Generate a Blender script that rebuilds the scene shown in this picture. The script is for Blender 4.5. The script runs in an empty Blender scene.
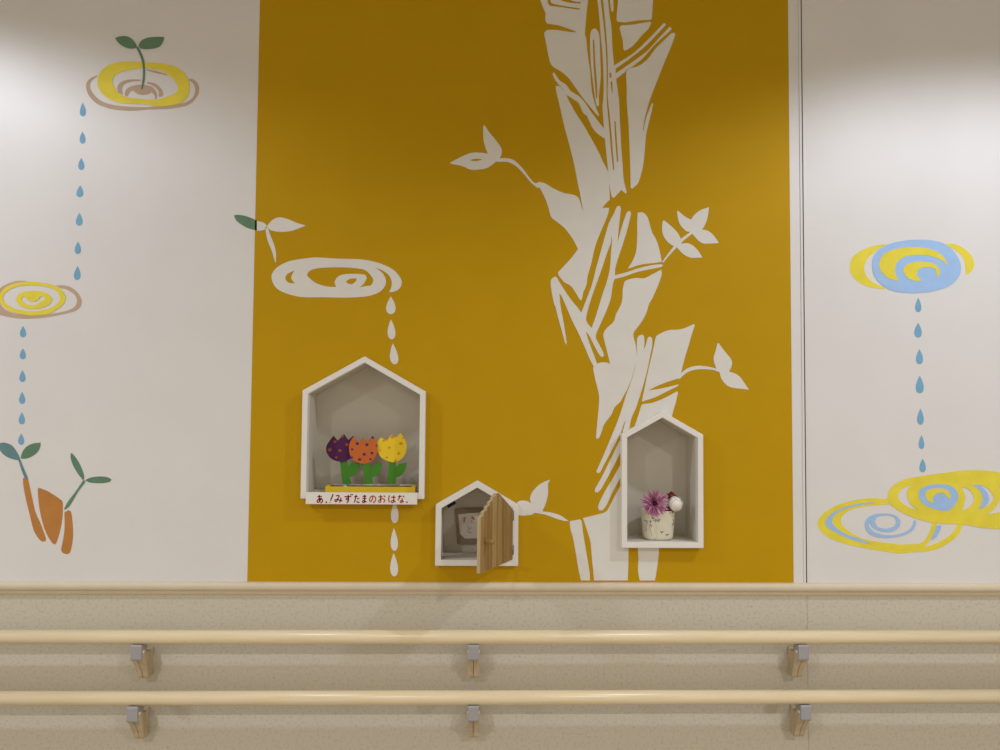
import bpy, bmesh, math, random
from mathutils import Vector, Matrix, Euler
from mathutils.geometry import tessellate_polygon
random.seed(7)
scene = bpy.context.scene
col = scene.collection

# ---------------------------------------------------------------- camera
F = 722.0
D = 2.0
cam_data = bpy.data.cameras.new('camera')
cam = bpy.data.objects.new('camera', cam_data)
col.objects.link(cam)
cam_data.sensor_width = 36.0
cam_data.lens = 36.0 * F / 1000.0
cam_data.clip_start = 0.02
CAM = Vector((0.0, -D, 1.41))
ROT = Matrix.Rotation(math.radians(-1.4), 3, 'Z') @ Matrix.Rotation(math.radians(92.38), 3, 'X') @ Matrix.Rotation(math.radians(0.46), 3, 'Z')
cam.location = CAM
cam.rotation_euler = ROT.to_euler()
scene.camera = cam

# ---------------------------------------------------------------- light and exposure
world = bpy.data.worlds.new('world')
scene.world = world
world.use_nodes = True
world.node_tree.nodes['Background'].inputs[0].default_value = (1.0, 0.88, 0.72, 1)
world.node_tree.nodes['Background'].inputs[1].default_value = 0.60

def spot(name, loc, energy, angle, blend, radius=0.045, color=(1, 0.965, 0.90)):
    l = bpy.data.lights.new(name, 'SPOT')
    l.energy = energy; l.spot_size = math.radians(angle); l.spot_blend = blend
    l.shadow_soft_size = radius; l.color = color
    o = bpy.data.objects.new(name, l); col.objects.link(o); o.location = loc
    return o
COOL = (0.92, 0.965, 1.08); WARM = (1, 0.97, 0.92)
spot('ceiling_downlight', (-1.95, -0.95, 2.78), 58, 152, 0.28, color=COOL)
spot('ceiling_downlight', (1.55, -1.00, 2.78), 60, 145, 0.36, color=COOL)
spot('ceiling_downlight', (-1.5, -2.95, 2.78), 138, 160, 0.8, color=WARM)
spot('ceiling_downlight', (1.6, -2.95, 2.78), 152, 160, 0.8, color=WARM)

vs = scene.view_settings
scene.display_settings.display_device = 'sRGB'
vs.view_transform = 'Standard'; vs.look = 'None'; vs.gamma = 1.0; vs.use_curve_mapping = False
vs.exposure = 0.0

# ---------------------------------------------------------------- helpers
def P(px, py, y=0.0):
    """point of the plane at depth y (wall face = 0, towards the room is negative) seen at a pixel"""
    d = ROT @ Vector(((px - 500.0) / F, (375.0 - py) / F, -1.0))
    t = (y - CAM.y) / d.y
    p = CAM + d * t
    return (p.x, p.z)

def lin(r, g, b):
    def c(v):
        v /= 255.0
        return v / 12.92 if v <= 0.04045 else ((v + 0.055) / 1.055) ** 2.4
    return (c(r), c(g), c(b), 1)

def mat(name, color, rough=0.6, spec=0.4, var=0.04, scale=30.0, bump=0.0, bscale=200.0, metal=0.0, color2=None, stretch=None, ramp=(0.35, 0.65), detail=3):
    m = bpy.data.materials.new(name); m.use_nodes = True
    nt = m.node_tree; b = nt.nodes['Principled BSDF']
    b.inputs['Roughness'].default_value = rough
    b.inputs['Specular IOR Level'].default_value = spec
    b.inputs['Metallic'].default_value = metal
    tc = nt.nodes.new('ShaderNodeTexCoord')
    src = tc.outputs['Object']
    if stretch:
        mp = nt.nodes.new('ShaderNodeMapping'); mp.inputs['Scale'].default_value = stretch
        nt.links.new(src, mp.inputs[0]); src = mp.outputs[0]
    n = nt.nodes.new('ShaderNodeTexNoise'); n.inputs['Scale'].default_value = scale; n.inputs['Detail'].default_value = detail
    nt.links.new(src, n.inputs['Vector'])
    r = nt.nodes.new('ShaderNodeValToRGB')
    c1 = Vector(color[:3]); c2 = Vector(color2[:3]) if color2 else c1 * (1 - var)
    if not color2: c1 = c1 * (1 + var)
    r.color_ramp.elements[0].position = ramp[0]; r.color_ramp.elements[1].position = ramp[1]
    r.color_ramp.elements[0].color = (*c2, 1); r.color_ramp.elements[1].color = (*c1, 1)
    nt.links.new(n.outputs['Fac'], r.inputs['Fac']); nt.links.new(r.outputs['Color'], b.inputs['Base Color'])
    if bump:
        n2 = nt.nodes.new('ShaderNodeTexNoise'); n2.inputs['Scale'].default_value = bscale; n2.inputs['Detail'].default_value = 2
        nt.links.new(src, n2.inputs['Vector'])
        bp = nt.nodes.new('ShaderNodeBump'); bp.inputs['Strength'].default_value = bump; bp.inputs['Distance'].default_value = 0.001
        nt.links.new(n2.outputs['Fac'], bp.inputs['Height']); nt.links.new(bp.outputs['Normal'], b.inputs['Normal'])
    return m

M = {}
M['wall'] = mat('white_wall_paint', (0.74, 0.735, 0.735), 0.42, 0.35, 0.012, 6, 0.25, 260)
M['yellow_wall'] = mat('mustard_paint', (0.52, 0.305, 0.003), 0.6, 0.12, 0.015, 8, 0.2, 260)
M['white_paint'] = mat('white_mural_paint', (0.74, 0.735, 0.70), 0.5, 0.25, 0.02, 14, 0.2, 260)
M['vinyl'] = mat('beige_speckled_vinyl', (0.60, 0.565, 0.475), 0.6, 0.3, scale=125, color2=(0.50, 0.46, 0.38), ramp=(0.28, 0.50), bump=0.3, bscale=300, detail=4)
M['trim'] = mat('beige_trim', (0.66, 0.58, 0.44), 0.45, 0.35, 0.02, 20)
M['seam'] = mat('seam_dark', (0.10, 0.09, 0.075), 0.8, 0.1)
M['wood_rail'] = mat('pale_wood', (0.83, 0.72, 0.49), 0.3, 0.6, scale=8, color2=(0.77, 0.65, 0.42), stretch=(1, 14, 14), ramp=(0.3, 0.7), detail=5)
M['wood_bracket'] = mat('bracket_wood', (0.58, 0.48, 0.33), 0.5, 0.3, scale=12, color2=(0.50, 0.40, 0.27), stretch=(8, 8, 1))
M['grey'] = mat('grey_plastic', (0.36, 0.36, 0.38), 0.5, 0.35, 0.02)
M['frame'] = mat('white_frame', (0.80, 0.79, 0.76), 0.4, 0.4, 0.01)
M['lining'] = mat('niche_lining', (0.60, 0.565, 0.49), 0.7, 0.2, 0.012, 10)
M['tan'] = mat('tan_paint', (0.53, 0.395, 0.29), 0.6, 0.2, 0.03)
M['lemon'] = mat('lemon_paint', (0.80, 0.69, 0.065), 0.6, 0.2, 0.05, 20)
M['green'] = mat('green_paint', (0.125, 0.245, 0.15), 0.6, 0.2, 0.05, 25)
M['teal'] = mat('teal_paint', (0.135, 0.26, 0.28), 0.6, 0.2, 0.04)
M['drop'] = mat('blue_paint', (0.19, 0.42, 0.63), 0.6, 0.2, 0.05, 40)
M['sky'] = mat('light_blue_paint', (0.36, 0.56, 0.88), 0.6, 0.2, 0.03)
M['orange'] = mat('ochre_paint', (0.50, 0.22, 0.055), 0.6, 0.2, 0.04, 20)

def newobj(name, bm, m, parent=None, smooth=False, recalc=True):
    if recalc: bmesh.ops.recalc_face_normals(bm, faces=bm.faces[:])
    me = bpy.data.meshes.new(name); bm.to_mesh(me); bm.free()
    for mm in (m if isinstance(m, (list, tuple)) else [m]): me.materials.append(mm)
    if smooth:
        for p in me.polygons: p.use_smooth = True
    o = bpy.data.objects.new(name, me); col.objects.link(o)
    if parent:
        o.parent = parent
        o.matrix_parent_inverse = Matrix.Translation(-parent.location) if parent.type == 'EMPTY' else Matrix()
    return o

def empty(name, loc):
    o = bpy.data.objects.new(name, None); col.objects.link(o); o.location = loc
    o.empty_display_size = 0.02
    return o

def tag(o, label=None, cat=None, group=None, kind=None):
    if label: o['label'] = label
    if cat: o['category'] = cat
    if group: o['group'] = group
    if kind: o['kind'] = kind
    return o

def bevel(o, w, seg=2, ang=35):
    md = o.modifiers.new('bevel', 'BEVEL'); md.width = w; md.segments = seg
    md.limit_method = 'ANGLE'; md.angle_limit = math.radians(ang)
    return o

def prism(bm, loops, y0, y1, mi=0, smi=None):
    """loops: [outer, hole, ...] of (x, z); a solid between depths y0 (front) and y1"""
    vec = [[Vector((x, z, 0)) for x, z in l] for l in loops]
    tris = tessellate_polygon(vec)
    flat = [p for l in loops for p in l]
    a = [bm.verts.new((x, y0, z)) for x, z in flat]
    b = [bm.verts.new((x, y1, z)) for x, z in flat]
    for t in tris:
        for vv in ([a[i] for i in t], [b[i] for i in reversed(t)]):
            try: f = bm.faces.new(vv); f.material_index = mi
            except ValueError: pass
    i = 0
    for l in loops:
        n = len(l)
        for k in range(n):
            p, q = i + k, i + (k + 1) % n
            try: f = bm.faces.new((a[p], a[q], b[q], b[p])); f.material_index = mi if smi is None else smi
            except ValueError: pass
        i += n

def box(bm, x0, x1, y0, y1, z0, z1, mi=0):
    v = [bm.verts.new((x, y, z)) for x in (x0, x1) for y in (y0, y1) for z in (z0, z1)]
    for f in ((0, 1, 3, 2), (4, 6, 7, 5), (0, 4, 5, 1), (2, 3, 7, 6), (0, 2, 6, 4), (1, 5, 7, 3)):
        g = bm.faces.new([v[i] for i in f]); g.material_index = mi

def smooth_loop(pts, sub=3, corner=50):
    n = len(pts)
    pts = [Vector(p) for p in pts]
    cor = []
    for i in range(n):
        a = pts[i] - pts[i - 1]; b = pts[(i + 1) % n] - pts[i]
        if a.length < 1e-6 or b.length < 1e-6: cor.append(True); continue
        cor.append(math.degrees(a.angle(b)) > corner)
    out = []
    for i in range(n):
        j = (i + 1) % n
        p0, p1, p2, p3 = pts[i - 1], pts[i], pts[j], pts[(j + 1) % n]
        L = (p2 - p1).length
        def tang(pp, pc, pn, c):
            if c: return (p2 - p1)
            la = (pc - pp).length; lb = (pn - pc).length
            t = (pn - pp)
            if t.length < 1e-6: return Vector((0, 0))
            return t.normalized() * min(L, 1.3 * min(la, lb) if min(la, lb) > 0 else L)
        t1 = tang(p0, p1, p2, cor[i]); t2 = tang(p1, p2, p3, cor[j])
        for k in range(sub):
            t = k / sub
            h = (2*t**3 - 3*t**2 + 1) * p1 + (t**3 - 2*t**2 + t) * t1 + (-2*t**3 + 3*t**2) * p2 + (t**3 - t**2) * t2
            out.append((h.x, h.y))
    return out

# crops of the mural drawing: letter -> origin and scale
CR = {'A': (530, 0, 6.25), 'B': (530, 100, 6.25), 'C': (440, 110, 6.25), 'D': (540, 190, 6.25), 'E': (540, 290, 6.25),
      'F': (540, 390, 6.25), 'G': (500, 470, 6.25), 'H': (640, 190, 7.143), 'I': (640, 310, 7.143), 'J': (220, 180, 4.545),
      'L': (60, 20, 6.25), 'M': (0, 270, 10.0), 'N': (0, 430, 5.769), 'Q': (780, 180, 4.545), 'S': (810, 455, 5.263),
      'K': (300, 420, 7.5)}
def tr(s, y=0.0, sub=3, corner=50):
    pts = []; c = None
    for t in s.split():
        if t in CR: c = CR[t]; continue
        x, z = t.split(',')
        p = (c[0] + float(x) / c[2], c[1] + float(z) / c[2])
        if pts and abs(p[0]-pts[-1][0]) + abs(p[1]-pts[-1][1]) < 0.15: continue
        pts.append(p)
    w = [P(px, py, y) for px, py in pts]
    # metres -> smooth
    return smooth_loop(w, sub, corner) if sub > 1 else w

LV = [0, -0.0005, -0.0010, -0.0015]
def paint(name, m, shapes, level=1, parent=None):
    bm = bmesh.new()
    for s in shapes:
        prism(bm, [tr(q) for q in (s if isinstance(s, (list, tuple)) else [s])], LV[level], LV[level] + 0.00045)
    return newobj(name, bm, m, parent)

# ---------------------------------------------------------------- niches: geometry numbers
def avg(*a): return sum(a) / len(a)
YF = -0.025
def house(eL, eR, bL, bR, ap, t=0.0150):
    a = P(*eL, YF); b = P(*eR, YF); c = P(*bL, YF); d = P(*bR, YF); e = P(*ap, YF)
    x0 = avg(a[0], c[0]); x1 = avg(b[0], d[0]); ze = avg(a[1], b[1]); zb = avg(c[1], d[1])
    return dict(x0=x0, x1=x1, zb=zb, ze=ze, za=e[1], xa=(x0 + x1) / 2, t=t)
def hpoly(h, o):
    """outline offset inwards by o"""
    s = (h['za'] - h['ze']) / (h['xa'] - h['x0']); k = math.sqrt(1 + s * s)
    ze = h['ze'] + s * o - o * k; za = h['za'] - o * k
    return [(h['x0'] + o, h['zb'] + o), (h['x1'] - o, h['zb'] + o), (h['x1'] - o, ze), (h['xa'], za), (h['x0'] + o, ze)]
H1 = house((302.7, 390.9), (425.8, 391.1), (300.1, 498.9), (423.9, 498.9), (365.1, 356.3))
H2 = house((435.5, 505.5), (518.4, 504.4), (435.2, 566), (518.2, 566), (477.3, 480.9), 0.0160)
H3 = house((621.1, 434.1), (703.2, 434.8), (622.5, 547.5), (703.8, 548.6), (661.8, 411.3))
HS = [H1, H2, H3]
DEPTH = 0.092

# ---------------------------------------------------------------- the setting
zt = avg(P(100, 581.9)[1], P(480, 580.3)[1], P(900, 583.8)[1])          # foot of the painted wall
zt2 = zt - 0.034
holes = [hpoly(h, 0.009) for h in HS]
WX0, WX1, CEIL = -3.2, 3.2, 2.80
bm = bmesh.new(); prism(bm, [[(WX0, zt), (WX1, zt), (WX1, CEIL), (WX0, CEIL)]] + holes, 0.0, 0.15)
tag(newobj('wall_back', bm, M['wall']), kind='structure')
bm = bmesh.new(); box(bm, WX0, WX1, 0.0, 0.15, 0.0, zt)
tag(newobj('wall_lower', bm, M['vinyl']), kind='structure')
bm = bmesh.new(); box(bm, WX0, WX1, -4.2, 0.15, -0.08, 0.0)
tag(newobj('floor', bm, mat('floor_vinyl', (0.42, 0.35, 0.26), 0.5, 0.3, 0.05, 12)), kind='structure')
bm = bmesh.new(); box(bm, WX0, WX1, -4.2, 0.15, CEIL, CEIL + 0.1)
tag(newobj('ceiling', bm, mat('ceiling_white', (0.72, 0.71, 0.68), 0.8, 0.1, 0.01)), kind='structure')

# chair rail trim between painted wall and vinyl
def extrude_x(bm, prof, x0, x1, mi=0):
    a = [bm.verts.new((x0, y, z)) for y, z in prof]; b = [bm.verts.new((x1, y, z)) for y, z in prof]
    n = len(prof)
    bm.faces.new(a); bm.faces.new(list(reversed(b)))
    for k in range(n): bm.faces.new((a[k], a[(k + 1) % n], b[(k + 1) % n], b[k]))
prof = [(0.002, zt), (-0.006, zt)]
for k in range(9):
    a = math.pi / 2 - math.pi * k / 8
    prof.append((-0.008 - 0.009 * math.cos(a), zt - 0.0115 + 0.0115 * math.sin(a)))
prof += [(-0.0075, zt - 0.024), (-0.0055, zt2 + .003), (-0.004, zt2), (0.002, zt2)]
bm = bmesh.new(); extrude_x(bm, prof, WX0, WX1)
tag(newobj('trim_1', bm, M['trim'], smooth=False), kind='structure')
# vertical panel joint right of the mustard field
xs = avg(P(801.6, 10)[0], P(805.6, 575)[0])
bm = bmesh.new(); box(bm, xs - 0.0017, xs + 0.0017, -0.0010, 0.0004, zt, CEIL)
box(bm, xs - 0.0075, xs - 0.0017, -0.0022, 0.0004, zt, CEIL, 1); box(bm, xs + 0.0017, xs + 0.0045, -0.0020, 0.0004, zt, CEIL, 1)
tag(newobj('trim_2', bm, [M['seam'], M['wall']]), kind='structure')
bm = bmesh.new(); box(bm, xs + 0.001, xs + 0.0022, -0.0005, 0.0004, 0.0, zt2)
tag(newobj('trim_3', bm, mat('vinyl_seam', (0.47, 0.40, 0.31), 0.7, 0.2)), kind='structure')

# ---------------------------------------------------------------- mural
px0 = [P(260, 0), P(247.3, 581)]; px1 = [P(787.9, 0), P(793.6, 582)]
def on(a, b, z): return a[0] + (b[0] - a[0]) * (z - a[1]) / (b[1] - a[1])
bm = bmesh.new()
prism(bm, [[(on(*px0, zt), zt), (on(*px1, zt), zt), (on(*px1, CEIL), CEIL), (on(*px0, CEIL), CEIL)]] + holes, LV[1], 0.0001)
tag(newobj('mustard_mural_field', bm, M['yellow_wall']), 'tall mustard yellow painted rectangle covering the middle of the white wall', 'mural')

tree = [
 ["A 55,-60 65,0 80,45 97,85 95,125 107,148 180,160 250,183 297,203 240,200 180,190 110,188 90,205 90,225 100,270 115,350 130,400 150,422 200,452 250,500 320,600 385,680 425,727 432,722 405,650 385,560 375,440 360,340 352,245 343,215 350,120 362,0 365,-60",
  "A 105,-40 112,20 128,38 200,47 300,62 312,60 312,53 250,44 180,32 140,22 128,8 122,-40",
  "A 175,-40 195,5 250,18 315,24 318,14 260,4 215,-40"],
 ["A 403,178 385,190 376,220 375,300 380,400 390,490 402,580 412,650 424,668 431,655 430,600 434,560 442,480 440,400 437,300 432,220 420,190",
  "A 392,250 401,250 405,330 410,420 418,520 420,600 414,625 408,560 400,460 395,350"],
 ["A 415,-60 420,0 432,100 440,200 452,330 458,450 460,560 457,625 B 452,40 456,100 462,178 430,140 375,65 345,20 A 322,618 300,598 255,570 225,530 190,508 165,475 150,452 140,460 150,490 180,530 200,548 225,590 255,610 275,625 B 300,15 315,45 335,85 355,100 385,165 410,200 440,225 468,242 475,320 487,430 495,520 505,580 512,608 525,612 545,590 570,563 600,587 603,572 585,500 578,400 570,300 565,200 560,100 556,0 A 553,600 538,495 600,445 700,370 770,290 885,185 880,172 868,172 800,245 720,330 535,460 535,430 620,370 720,290 848,158 845,148 833,148 770,215 650,330 525,410 515,300 508,170 495,80 487,0 478,-60",
  "A 437,-40 443,20 452,90 463,190 472,300 478,420 478,540 480,640 B 483,60 492,150 500,250 508,340 518,430 522,442 526,425 518,330 512,250 503,150 494,60 487,0 A 484,560 487,500 486,430 484,330 478,240 468,120 460,40 452,-40",
  "A 496,455 507,455 509,480 502,490 497,480", "A 503,512 513,510 516,560 515,590 508,560",
  "B 527,130 535,135 540,220 548,330 550,385 543,390 538,330 530,220"],
 "A 492,-60 498,0 507,65 515,80 522,60 520,0 520,-60",
 "A 552,-60 550,0 545,60 540,125 550,138 600,140 680,128 750,125 760,118 765,60 768,0 768,-60",
 "A 570,160 640,155 700,145 750,137 757,145 740,180 700,220 650,280 610,310 590,318 583,305 578,250 565,200 560,175",
 "A 900,205 908,218 880,295 840,390 800,490 765,580 740,650 727,700 B 722,90 712,140 705,190 708,197 715,160 727,110 745,60 762,20 770,22 760,70 740,150 725,220 717,310 708,400 695,460 675,520 650,545 638,555 628,545 627,450 622,300 615,150 608,60 604,0 A 604,560 600,470 603,438 625,428 680,412 735,370 780,310 840,250 885,208",
 "A 165,537 160,545 165,580 185,660 205,750 B 215,170 245,280 275,400 298,520 313,590 322,640 332,697 321,665 311,632 302,612 288,600 260,590 215,583 150,555 100,525 65,513 50,515 C 600,462 625,490 660,560 680,620 695,670 D 100,195 150,235 190,285 215,325 237,370 200,420 150,475 112,515 115,530 150,575 190,598 215,630 245,680 257,692 265,670 270,640 290,595 297,540 320,460 345,350 380,260 410,190 428,140 432,112 388,112 B 480,640 498,625 497,600 490,460 460,395 420,310 370,220 330,150 290,90 240,0 A 225,590 205,562 190,542",
 ["D 488,100 478,108 460,150 430,208 400,310 375,400 350,490 325,590 295,670 E 270,110 258,142 235,110 D 205,700 165,645 130,590 103,545 90,542 70,560 66,580 75,650 90,720 E 95,100 115,180 140,270 155,325 163,342 167,335 158,270 145,190 130,110 122,40 120,22 135,40 160,95 200,190 240,270 285,370 310,430 335,478 357,462 340,415 315,350 295,290 287,258 310,290 340,350 370,405 388,420 400,412 395,390 370,340 348,292 370,230 410,140 440,60 450,0 D 455,590 465,557 530,540 600,515 680,497 755,482 770,470 755,465 700,470 620,488 540,515 468,533 470,490 490,420 520,330 550,230 568,150 565,135 552,132 542,142 520,200 500,270 485,328 488,280 495,210 505,120 503,103",
  "D 447,287 442,330 420,390 380,510 340,620 E 315,70 287,185 322,238 350,160 380,60 400,0 D 415,580 435,500 443,400 450,310"],
 "D 610,142 640,140 665,160 680,195 700,265 725,310 745,370 755,420 760,450 700,458 640,465 600,475 552,492 550,488 580,440 600,385 607,300 607,200",
 "D 757,498 760,530 740,590 700,680 E 682,85 665,140 640,190 600,245 583,275 592,320 602,370 602,430 590,490 570,560 545,620 F 520,40 500,75 465,110 445,155 400,215 385,260 370,298 357,306 350,295 358,200 367,100 368,30 E 345,560 332,490 340,475 370,455 415,453 437,462 430,430 415,370 400,310 396,272 415,240 460,198 475,150 510,80 516,0 D 520,605 530,572 560,558 600,550 650,552 700,528",
 "E 608,300 618,286 638,279 650,290 652,330 648,375 662,340 672,302 685,290 700,303 700,350 690,400 670,500 640,610 F 600,110 570,180 555,258 518,278 516,262 535,190 525,205 505,265 470,335 430,410 400,465 375,515 358,519 352,508 400,400 450,280 490,180 520,90 545,10 E 560,600 590,500 605,400 605,330",
 "E 727,288 760,268 810,250 860,248 900,240 945,220 962,213 967,222 950,270 930,340 900,440 880,520 865,550 840,560 780,580 720,605 678,628 760,615 865,590 862,600 800,630 720,670 660,690 640,698 637,690 650,630 670,530 700,400 720,310",
 "F 632,100 645,88 700,80 760,58 820,28 855,8 862,14 850,70 832,130 822,176 800,178 763,154 700,188 610,236 590,228 610,170",
 "F 518,296 495,322 430,455 385,545 345,615 342,635 358,642 380,620 420,550 460,475 500,395 518,365",
 "G 768,-60 745,-20 700,60 660,125 620,205 613,235 620,252 640,252 665,220 700,145 750,50 768,25",
 "G 518,300 600,280 655,265 675,245 700,195 745,110 772,70 778,470 803,472 802,580 798,690 588,690 575,560 565,450 548,390 525,320",
 "G 435,320 500,308 510,320 520,400 540,520 560,640 562,690 505,690 490,620 470,500 455,420 440,370",
 "G 860,472 865,560 862,620 870,680 875,690 968,690 980,620 990,540 995,472",
]
twigs = [
 ["C 62,330 85,318 140,290 200,268 260,268 300,275 285,240 272,190 270,140 270,105 277,93 300,130 345,185 375,225 387,255 380,290 372,302 430,303 470,320 520,370 560,425 590,455 612,458 618,490 600,482 560,445 510,385 465,345 420,325 370,325 350,322 330,340 290,365 220,375 180,370 150,355 110,345 70,337",
  "C 187,316 215,306 265,308 240,318 210,320"],
 "H 157,515 200,455 240,402 200,375 170,335 157,290 160,230 168,215 200,240 250,285 280,325 290,350 360,300 330,295 290,255 270,205 264,150 275,152 320,190 365,213 385,180 430,145 492,123 488,160 475,220 455,265 440,283 480,290 520,320 550,360 563,380 520,382 460,384 425,370 395,340 372,313 300,370 295,385 340,380 380,400 415,435 445,483 400,485 360,484 310,460 280,430 262,410 215,460 165,520",
 "I 288,455 330,422 370,405 430,398 500,408 545,420 530,380 525,340 540,290 550,245 560,235 600,290 645,345 657,375 650,410 635,440 680,455 715,480 750,530 778,570 720,563 650,553 610,530 580,490 567,445 520,428 430,423 370,432 330,450 300,475 285,492 270,490",
 "G 108,202 125,192 165,192 195,208 187,180 200,140 240,95 280,72 312,60 300,90 300,150 285,210 265,258 330,268 380,285 428,318 400,318 350,303 280,278 215,268 200,278 150,285 115,282 108,275",
]
tc_ = P(610, 583)
tr_root = empty('painted_tree', (tc_[0], 0, zt))
tag(tr_root, 'tall white painted tree with split angular trunk on the mustard yellow field', 'painted tree')
paint('trunk', M['white_paint'], tree, 2, tr_root)
LV.append(-0.0012)
for s in twigs: paint('leafy_twig', M['white_paint'], [s], 4, tr_root)

# ripples
def thing_at(name, px, py, label, cat, group=None):
    c = P(px, py); e = empty(name, (c[0], 0, c[1])); tag(e, label, cat, group); return e

G_R = 'painted water ripples on the wall'
paint_o = paint('painted_ripple', M['white_paint'], [[
 "J 235,450 240,420 270,390 320,368 400,355 440,352 540,358 650,362 730,380 790,410 820,445 826,470 815,495 790,508 768,510 778,490 780,460 765,430 735,410 705,399 740,425 755,460 745,490 715,515 660,530 560,535 470,533 370,532 300,515 255,490",
 "J 298,440 310,425 340,412 328,430 325,450 342,470 315,468 300,455",
 "J 395,435 405,415 440,402 520,397 600,400 660,410 690,440 697,460 685,480 635,487 655,470 668,445 660,432 630,427 570,428 535,440 520,465 528,487 480,483 430,465",
 "J 572,462 590,450 620,447 618,460 600,475 580,470"]], 2)
tag(paint_o, 'white swirling ripple painted on the mustard field above the largest niche', 'ripple', G_R)

r = thing_at('painted_ripple', 144, 108, 'yellow ripple ring with tan arcs around the green sprout, upper left of wall', 'ripple', G_R)
paint('tan_ring', M['tan'], [
 "L 228,347 195,362 170,385 163,415 170,450 190,485 225,520 280,545 340,560 410,567 480,567 540,560 600,558 670,556 740,547 790,535 830,510 860,470 870,430 862,400 845,378 820,367 805,370 808,378 830,395 843,420 845,450 830,485 800,508 760,522 700,532 600,542 500,545 400,540 330,530 270,512 225,480 198,445 188,415 195,385 215,365 237,352",
 "L 540,308 600,318 670,340 668,347 600,332 542,316",
 "L 505,373 440,372 400,380 370,398 358,425 365,455 395,467 392,455 388,425 405,400 450,385 505,382",
 "L 545,388 590,395 620,415 642,445 645,470 630,480 615,477 618,450 600,425 570,405 545,398",
 "L 405,470 408,445 425,425 460,410 510,405 560,412 590,430 605,460 605,495 595,495 590,470 570,450 555,462 520,468 485,462 455,440 440,448 425,470 420,480"], 1, r)
paint('yellow_ring', M['lemon'], [[
 "L 235,400 240,350 265,310 310,280 370,263 450,260 520,265 600,268 680,280 730,295 775,330 800,365 810,410 805,460 785,495 750,520 690,535 600,540 540,528 450,525 360,515 300,490 255,450 240,420",
 "L 328,390 335,360 360,335 410,318 450,310 500,300 560,302 640,320 680,345 710,370 730,400 738,435 720,460 680,475 640,490 600,500 530,495 440,488 400,475 365,455 340,420"]], 2, r)

r = thing_at('painted_ripple', 35, 318, 'yellow double ripple with tan outer ring cut by left edge of the photo', 'ripple', G_R)
paint('tan_ring', M['tan'], [
 "M -95,300 -70,240 0,182 60,145 130,118 200,107 268,110 200,125 120,145 60,180 10,230 -10,300 10,350 60,400 150,435 250,450 350,455 450,450 530,435 620,420 700,395 750,365 770,320 765,280 745,245 700,215 650,190 610,182 560,155 620,152 680,162 730,185 780,230 810,280 817,320 805,365 770,400 720,420 640,440 540,460 450,475 330,485 220,487 130,478 40,460 -20,440 -70,390"], 1, r)
paint('yellow_ring', M['lemon'], [[
 "M -20,300 0,240 50,180 130,140 220,120 320,118 420,125 500,140 570,165 620,200 650,245 658,285 645,325 610,365 560,400 500,435 420,450 300,455 200,440 100,410 40,370 0,330",
 "M 30,285 45,240 90,200 160,170 250,155 350,152 450,165 530,190 580,225 600,270 595,310 570,340 520,375 440,400 340,412 260,408 160,390 90,355 45,320"],
 ["M 163,300 170,265 200,235 260,215 350,208 430,220 490,245 520,285 518,310 490,345 430,375 350,388 270,385 210,360 175,330",
  "M 215,295 225,272 250,265 265,285 290,308 325,316 370,308 395,285 410,262 430,265 450,290 440,305 400,320 370,345 330,352 280,345 240,325"]], 2, r)

r = thing_at('painted_ripple', 912, 293, 'light blue oval ripple with yellow crescents, upper right white wall', 'ripple', G_R)
paint('blue_disc', M['sky'], ["Q 418,390 425,350 450,315 500,290 570,275 640,271 700,276 750,292 790,325 815,365 822,400 812,440 780,475 720,500 640,513 560,512 500,500 460,475 430,440"], 2, r)
paint('yellow_crescent', M['lemon'], [
 "Q 490,291 430,298 370,320 330,350 317,390 320,420 345,455 400,485 475,497 480,490 430,470 400,445 383,410 390,370 415,340 460,305"], 1, r)
paint('yellow_crescent', M['lemon'], [
 "Q 742,290 790,290 835,310 870,345 882,385 870,415 845,433 843,400 835,360 805,325 770,305"], 1, r)
paint('yellow_crescent', M['lemon'], [
 "Q 450,395 455,360 475,335 520,315 580,307 650,308 710,325 745,355 762,393 735,365 690,348 640,340 580,345 545,360 525,385 522,420 538,460 500,450 470,430"], 3, r)
paint('yellow_crescent', M['lemon'], [
 "Q 558,415 565,395 590,378 640,372 690,378 720,400 725,420 718,442 710,430 705,405 680,397 645,398 625,410 620,435 643,460 610,458 580,445"], 3, r)

r = thing_at('painted_ripple', 885, 552, 'open yellow ripple ring with small blue ring inside, lower and left of the overlapping pair', 'ripple', G_R)
paint('yellow_ring', M['lemon'], [
 "S 412,230 300,228 220,240 140,265 80,300 50,330 40,360 50,390 90,430 160,460 260,485 350,500 420,513 480,518 540,512 610,508 680,490 740,455 780,420 802,372 805,350 790,340 775,368 750,410 710,440 650,470 600,483 630,450 655,400 668,355 645,350 630,400 610,440 580,465 540,468 480,470 420,465 350,455 280,440 220,410 180,380 163,350 170,320 210,290 290,270 440,258 420,245 340,250 410,242"], 1, r)
paint('blue_ring', M['sky'], ["S 335,247 260,255 180,275 110,310 80,345 85,375 120,400 180,430 250,455 325,467 260,440 190,415 140,385 115,355 125,320 170,290 240,268 335,252",
 "S 668,370 690,370 685,395 665,430 635,450 648,415",
 ["S 288,365 300,335 340,312 400,308 450,318 475,345 470,375 445,398 410,405 360,398 325,375 314,348 309,368 320,390 350,410 400,422 450,420 500,405 535,380 548,345 556,342 557,365 540,395 500,420 440,433 380,435 330,425 300,400",
  "S 340,350 355,325 400,317 440,325 455,350 445,375 400,388 355,380"]], 2, r)
r = thing_at('painted_ripple', 965, 528, 'wide yellow ripple with blue eye overlapping another and running off the right edge', 'ripple', G_R)
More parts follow.
